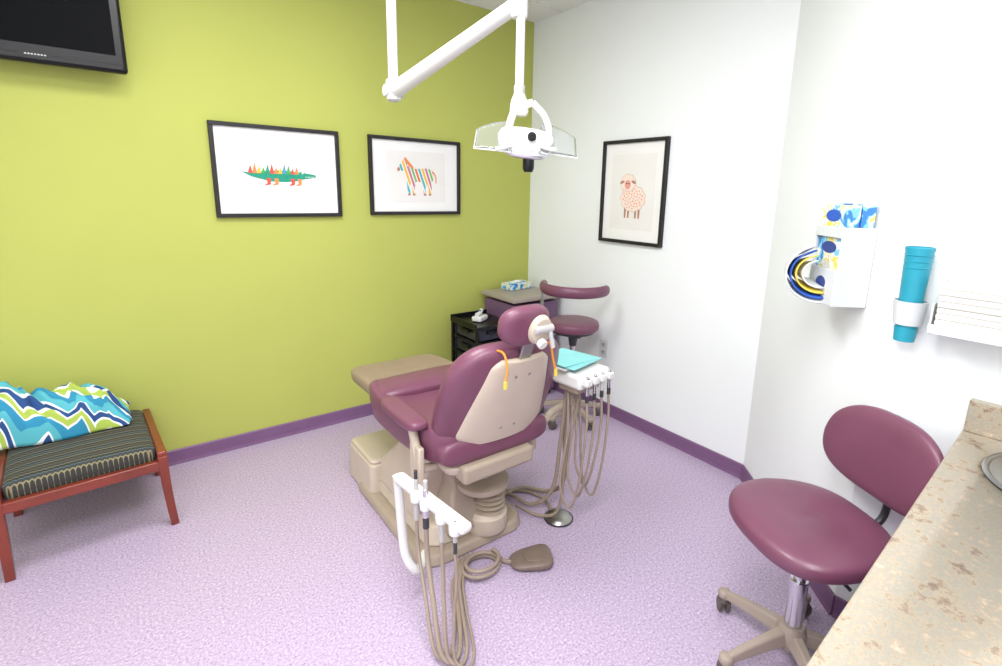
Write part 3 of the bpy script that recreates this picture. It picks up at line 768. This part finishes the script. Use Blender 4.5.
for s,nm in((-1,'left'),(1,'right')):
    x=CX+s*.262
    cushion('armrest_'+nm,(x,-1.35,.612),(.085,.3,.046),'maroon',g,e1=.6,e2=.5,deform=lambda p:(p.x,p.y,p.z+.25*p.y*p.y))
    tube('arm_post_'+nm,[(x,-1.42,.6),(x,-1.455,.52),(x-s*.015,-1.465,.44),(x-s*.08,-1.45,.42)],.017,'beige',g)
    box('arm_plate_'+nm,(x,-1.46,.45),(.024,.08,.17),'beige',g,bevel=.008)
for s in(-1,1):
    tp=bp_(s*.1,.435,.055)
    tube('bib_cord_%d'%(s+1),[tp+Vector((0,.05,.012)),tp+Vector((0,0,.010)),tp+bn*.02+Vector((0,0,-.03)),tp+bn*.024+Vector((s*.01,0,-.07))],.004,'orange',g)
    box('bib_clip_%d'%(s+1),tp+bn*.026+Vector((s*.01,0,-.08)),(.012,.008,.028),'yellow',g,bevel=.002)

# ---------------------------------------------------------------- delivery unit
g=Grp('dental_delivery_unit',(-.93,-1.6,0),world=True)
D=Vector((-.94,-1.57,.69))
box('console',D,(.2,.16,.065),'wplastic',g,bevel=.016,rot=(0,0,.1))
box('console_under',D+Vector((0,.01,-.045)),(.15,.11,.04),'beige2',g,bevel=.01,rot=(0,0,.1))
box('tray',D+Vector((-.015,.09,.042)),(.23,.19,.012),'lgrey',g,bevel=.005,rot=(0,0,.15))
box('bib_paper',D+Vector((-.015,.07,.052)),(.21,.21,.005),'bib',g,bevel=.001,rot=(0,.0,.22))
box('bib_paper_2',D+Vector((-.03,.08,.057)),(.18,.19,.004),'bib',g,bevel=.001,rot=(0,.02,.05))
cs,sn=math.cos(.1),math.sin(.1)
def dl(a,b,c): return D+Vector((a*cs-b*sn,a*sn+b*cs,c))
for i in range(4):
    a=-.072+.048*i
    box('holder_%d'%i,dl(a,-.09,.005),(.034,.035,.03),'wplastic',g,bevel=.006,rot=(0,0,.1))
    cyl('handpiece_%d'%i,dl(a,-.095,-.05),dl(a,-.095,.03),.009,'chrome' if i!=2 else 'lgrey',g,r1=.007)
    cyl('handpiece_tail_%d'%i,dl(a,-.095,-.08),dl(a,-.095,-.045),.008,'dgrey',g)
    low=.16+.035*(i%3); s0=dl(a,-.095,-.08); bx=s0.x-.01
    tube('hose_%d'%i,[s0,s0+Vector((.0,-.005,-.12)),Vector((bx-.012,s0.y+.0,low+.1)),Vector((bx-.03,s0.y+.03,low-.03)),Vector((bx-.045,s0.y+.08,low+.06)),dl(a*.6-.03,.0,-.25),dl(a*.5-.01,.03,-.06)],.0055,'hose',g)
tube('support_arm',[dl(0,.03,-.05),dl(0,.06,-.14),Vector((-.98,-1.44,.48)),Vector((-1.04,-1.452,.455)),Vector((-1.088,-1.455,.45))],.018,'beige',g)
tube('umbilical_1',[dl(.03,.05,-.06),(-.95,-1.5,.4),(-.93,-1.48,.15),(-.92,-1.38,.03),(-1.0,-1.26,.015),(-1.12,-1.26,.02)],.010,'hose',g,minz=.012)
tube('umbilical_2',[dl(-.03,.05,-.06),(-.98,-1.5,.35),(-1.0,-1.48,.12),(-1.05,-1.40,.02),(-1.08,-1.3,.02),(-1.12,-1.16,.02)],.009,'hose',g,minz=.011)
tube('umbilical_3',[dl(.0,.0,-.06),(-1.0,-1.56,.3),(-1.03,-1.56,.08),(-1.07,-1.48,.015),(-1.115,-1.36,.02)],.007,'hose',g,minz=.009)
g=Grp('foot_control_disc',(-1.0,-1.53,0),world=True)
lathe('disc',[(0,0),(.06,0),(.062,.006),(.055,.014),(.04,.022),(.02,.028),(0,.029)],(-1.0,-1.53,.001),'steel',g)
lathe('skirt',[(0,0),(.066,0),(.066,.006),(0,.006)],(-1.0,-1.53,.0005),'dgrey',g)
tube('cable',[(-1.0,-1.48,.015),(-.97,-1.4,.01),(-.99,-1.3,.01),(-1.08,-1.22,.01),(-1.125,-1.2,.012)],.007,'hose',g,minz=.008)
g=Grp('rheostat_foot_pedal',(-1.275,-1.675,0),math.radians(-25))
cushion('pedal_body',(0,0,.018),(.17,.12,.034),'pedal',g,e1=.6,e2=.6,deform=lambda p:(p.x,p.y*(1+.4*p.x/.085*.5),p.z+(.008*p.x/.085 if p.z>0 else 0)))
cushion('pedal_plate',(.02,0,.034),(.1,.075,.012),'pedal',g,e1=.5,e2=.6)
tube('pedal_cable',[(-.08,0,.014),(-.11,.02,.012),(-.12,.04,.012)],.008,'hose',g)

# ---------------------------------------------------------------- assistant instrument holder
g=Grp('assistant_instrument_holder',(-1.72,-1.7,0),world=True)
A0=Vector((-1.745,-1.5,.465)); A1=Vector((-1.70,-1.89,.455))
d=(A1-A0).normalized(); side=Vector((d.y,-d.x,0)).normalized()
box('holder_bar',(A0+A1)/2,(.045,(A1-A0).length,.03),'wplastic',g,bevel=.012,rot=(0,0,math.atan2(-d.x,d.y)+math.pi))
hs=[.36,.5,.72,.9]
for i,t in enumerate(hs):
    p=A0+(A1-A0)*t+side*.016
    lathe('collar_%d'%i,[(.013,-.02),(.018,-.02),(.02,0),(.018,.02),(.013,.02)],p,'wplastic',g,seg=24)
    r=[.010,.012,.009,.007][i]; up=[.06,.05,.022,.02][i]
    cyl('instrument_%d'%i,p+Vector((0,0,-.05)),p+Vector((0,0,up)),r,['lgrey','chrome','lgrey','lgrey'][i],g,r1=r*.75)
    if i<2: cyl('tip_%d'%i,p+Vector((0,0,up-.005)),p+Vector((0,0,up+.03)),r*.6,['dgrey','lgrey'][i],g)
    cyl('tail_%d'%i,p+Vector((0,0,-.09)),p+Vector((0,0,-.045)),r*.9,'dgrey' if i%2 else 'lgrey',g)
    b=p+Vector((0,0,-.09)); rr=[.006,.0085,.007,.005][i]
    fx=-1.785+.012*i; fy=-1.80-.022*i
    tube('hose_%d'%i,[b,b+Vector((-.002,-.01,-.1)),Vector(((b.x+fx)/2,(b.y+fy)/2-.01,.17)),Vector((fx,fy-.03,.04)),Vector((fx+.03,fy-.06,.014)),Vector((fx+.075,fy-.02,.014)),Vector((-1.66+.016*i,-1.74,.014)),Vector((-1.6+.015*i,-1.62,.014)),Vector((-1.54+.015*i,-1.55,.014)),Vector((-1.5+.02*i,-1.508,.014))],rr,'hose',g,minz=.011)
tube('support_tube',[A0+Vector((0,.01,-.005)),A0+Vector((0.002,.005,-.03)),A0+Vector((.004,-.01,-.2)),Vector((-1.738,-1.53,.16)),Vector((-1.715,-1.55,.105)),Vector((-1.68,-1.53,.085)),Vector((-1.635,-1.475,.085))],.016,'wplastic',g,seg=14)
pts=[]
for k in range(26):
    a=k*.52; r=.07+.006*math.sin(a*.5); pts.append((-1.455+r*math.cos(a),-1.595+r*math.sin(a)*.8,.012+.006*k/4))
tube('hose_coil',pts,.0075,'hose',g,n=4)

# ---------------------------------------------------------------- camera
cam=bpy.data.cameras.new('camera'); co=bpy.data.objects.new('camera',cam); sc.collection.objects.link(co)
cam.sensor_width=36; cam.sensor_fit='HORIZONTAL'; cam.lens=505.8/1002*36
yaw,pit,rol=.6669,.2096,.0242
Fv=Vector((math.sin(yaw)*math.cos(pit),math.cos(yaw)*math.cos(pit),-math.sin(pit)))
R0=Vector((math.cos(yaw),-math.sin(yaw),0)); U0=R0.cross(Fv)
Rv=R0*math.cos(rol)+U0*math.sin(rol); Uv=Rv.cross(Fv)
mt=Matrix((( Rv.x,Uv.x,-Fv.x),(Rv.y,Uv.y,-Fv.y),(Rv.z,Uv.z,-Fv.z))).to_4x4()
mt.translation=Vector((-2.3936,-3.0249,1.4423))
co.matrix_world=mt
cam.shift_x=-25.17/1002; cam.shift_y=-33.38/1002; cam.clip_start=.02
sc.camera=co
w=bpy.data.worlds.new('world'); sc.world=w; w.use_nodes=True
w.node_tree.nodes['Background'].inputs[0].default_value=(.8,.85,.9,1); w.node_tree.nodes['Background'].inputs[1].default_value=.3

# ---------------------------------------------------------------- metric scale
for o in list(sc.objects):
    if o.parent is None:
        o.location=o.location*S
        if o.type!='CAMERA': o.scale=o.scale*S
for l in bpy.data.lights: l.energy*=S*S
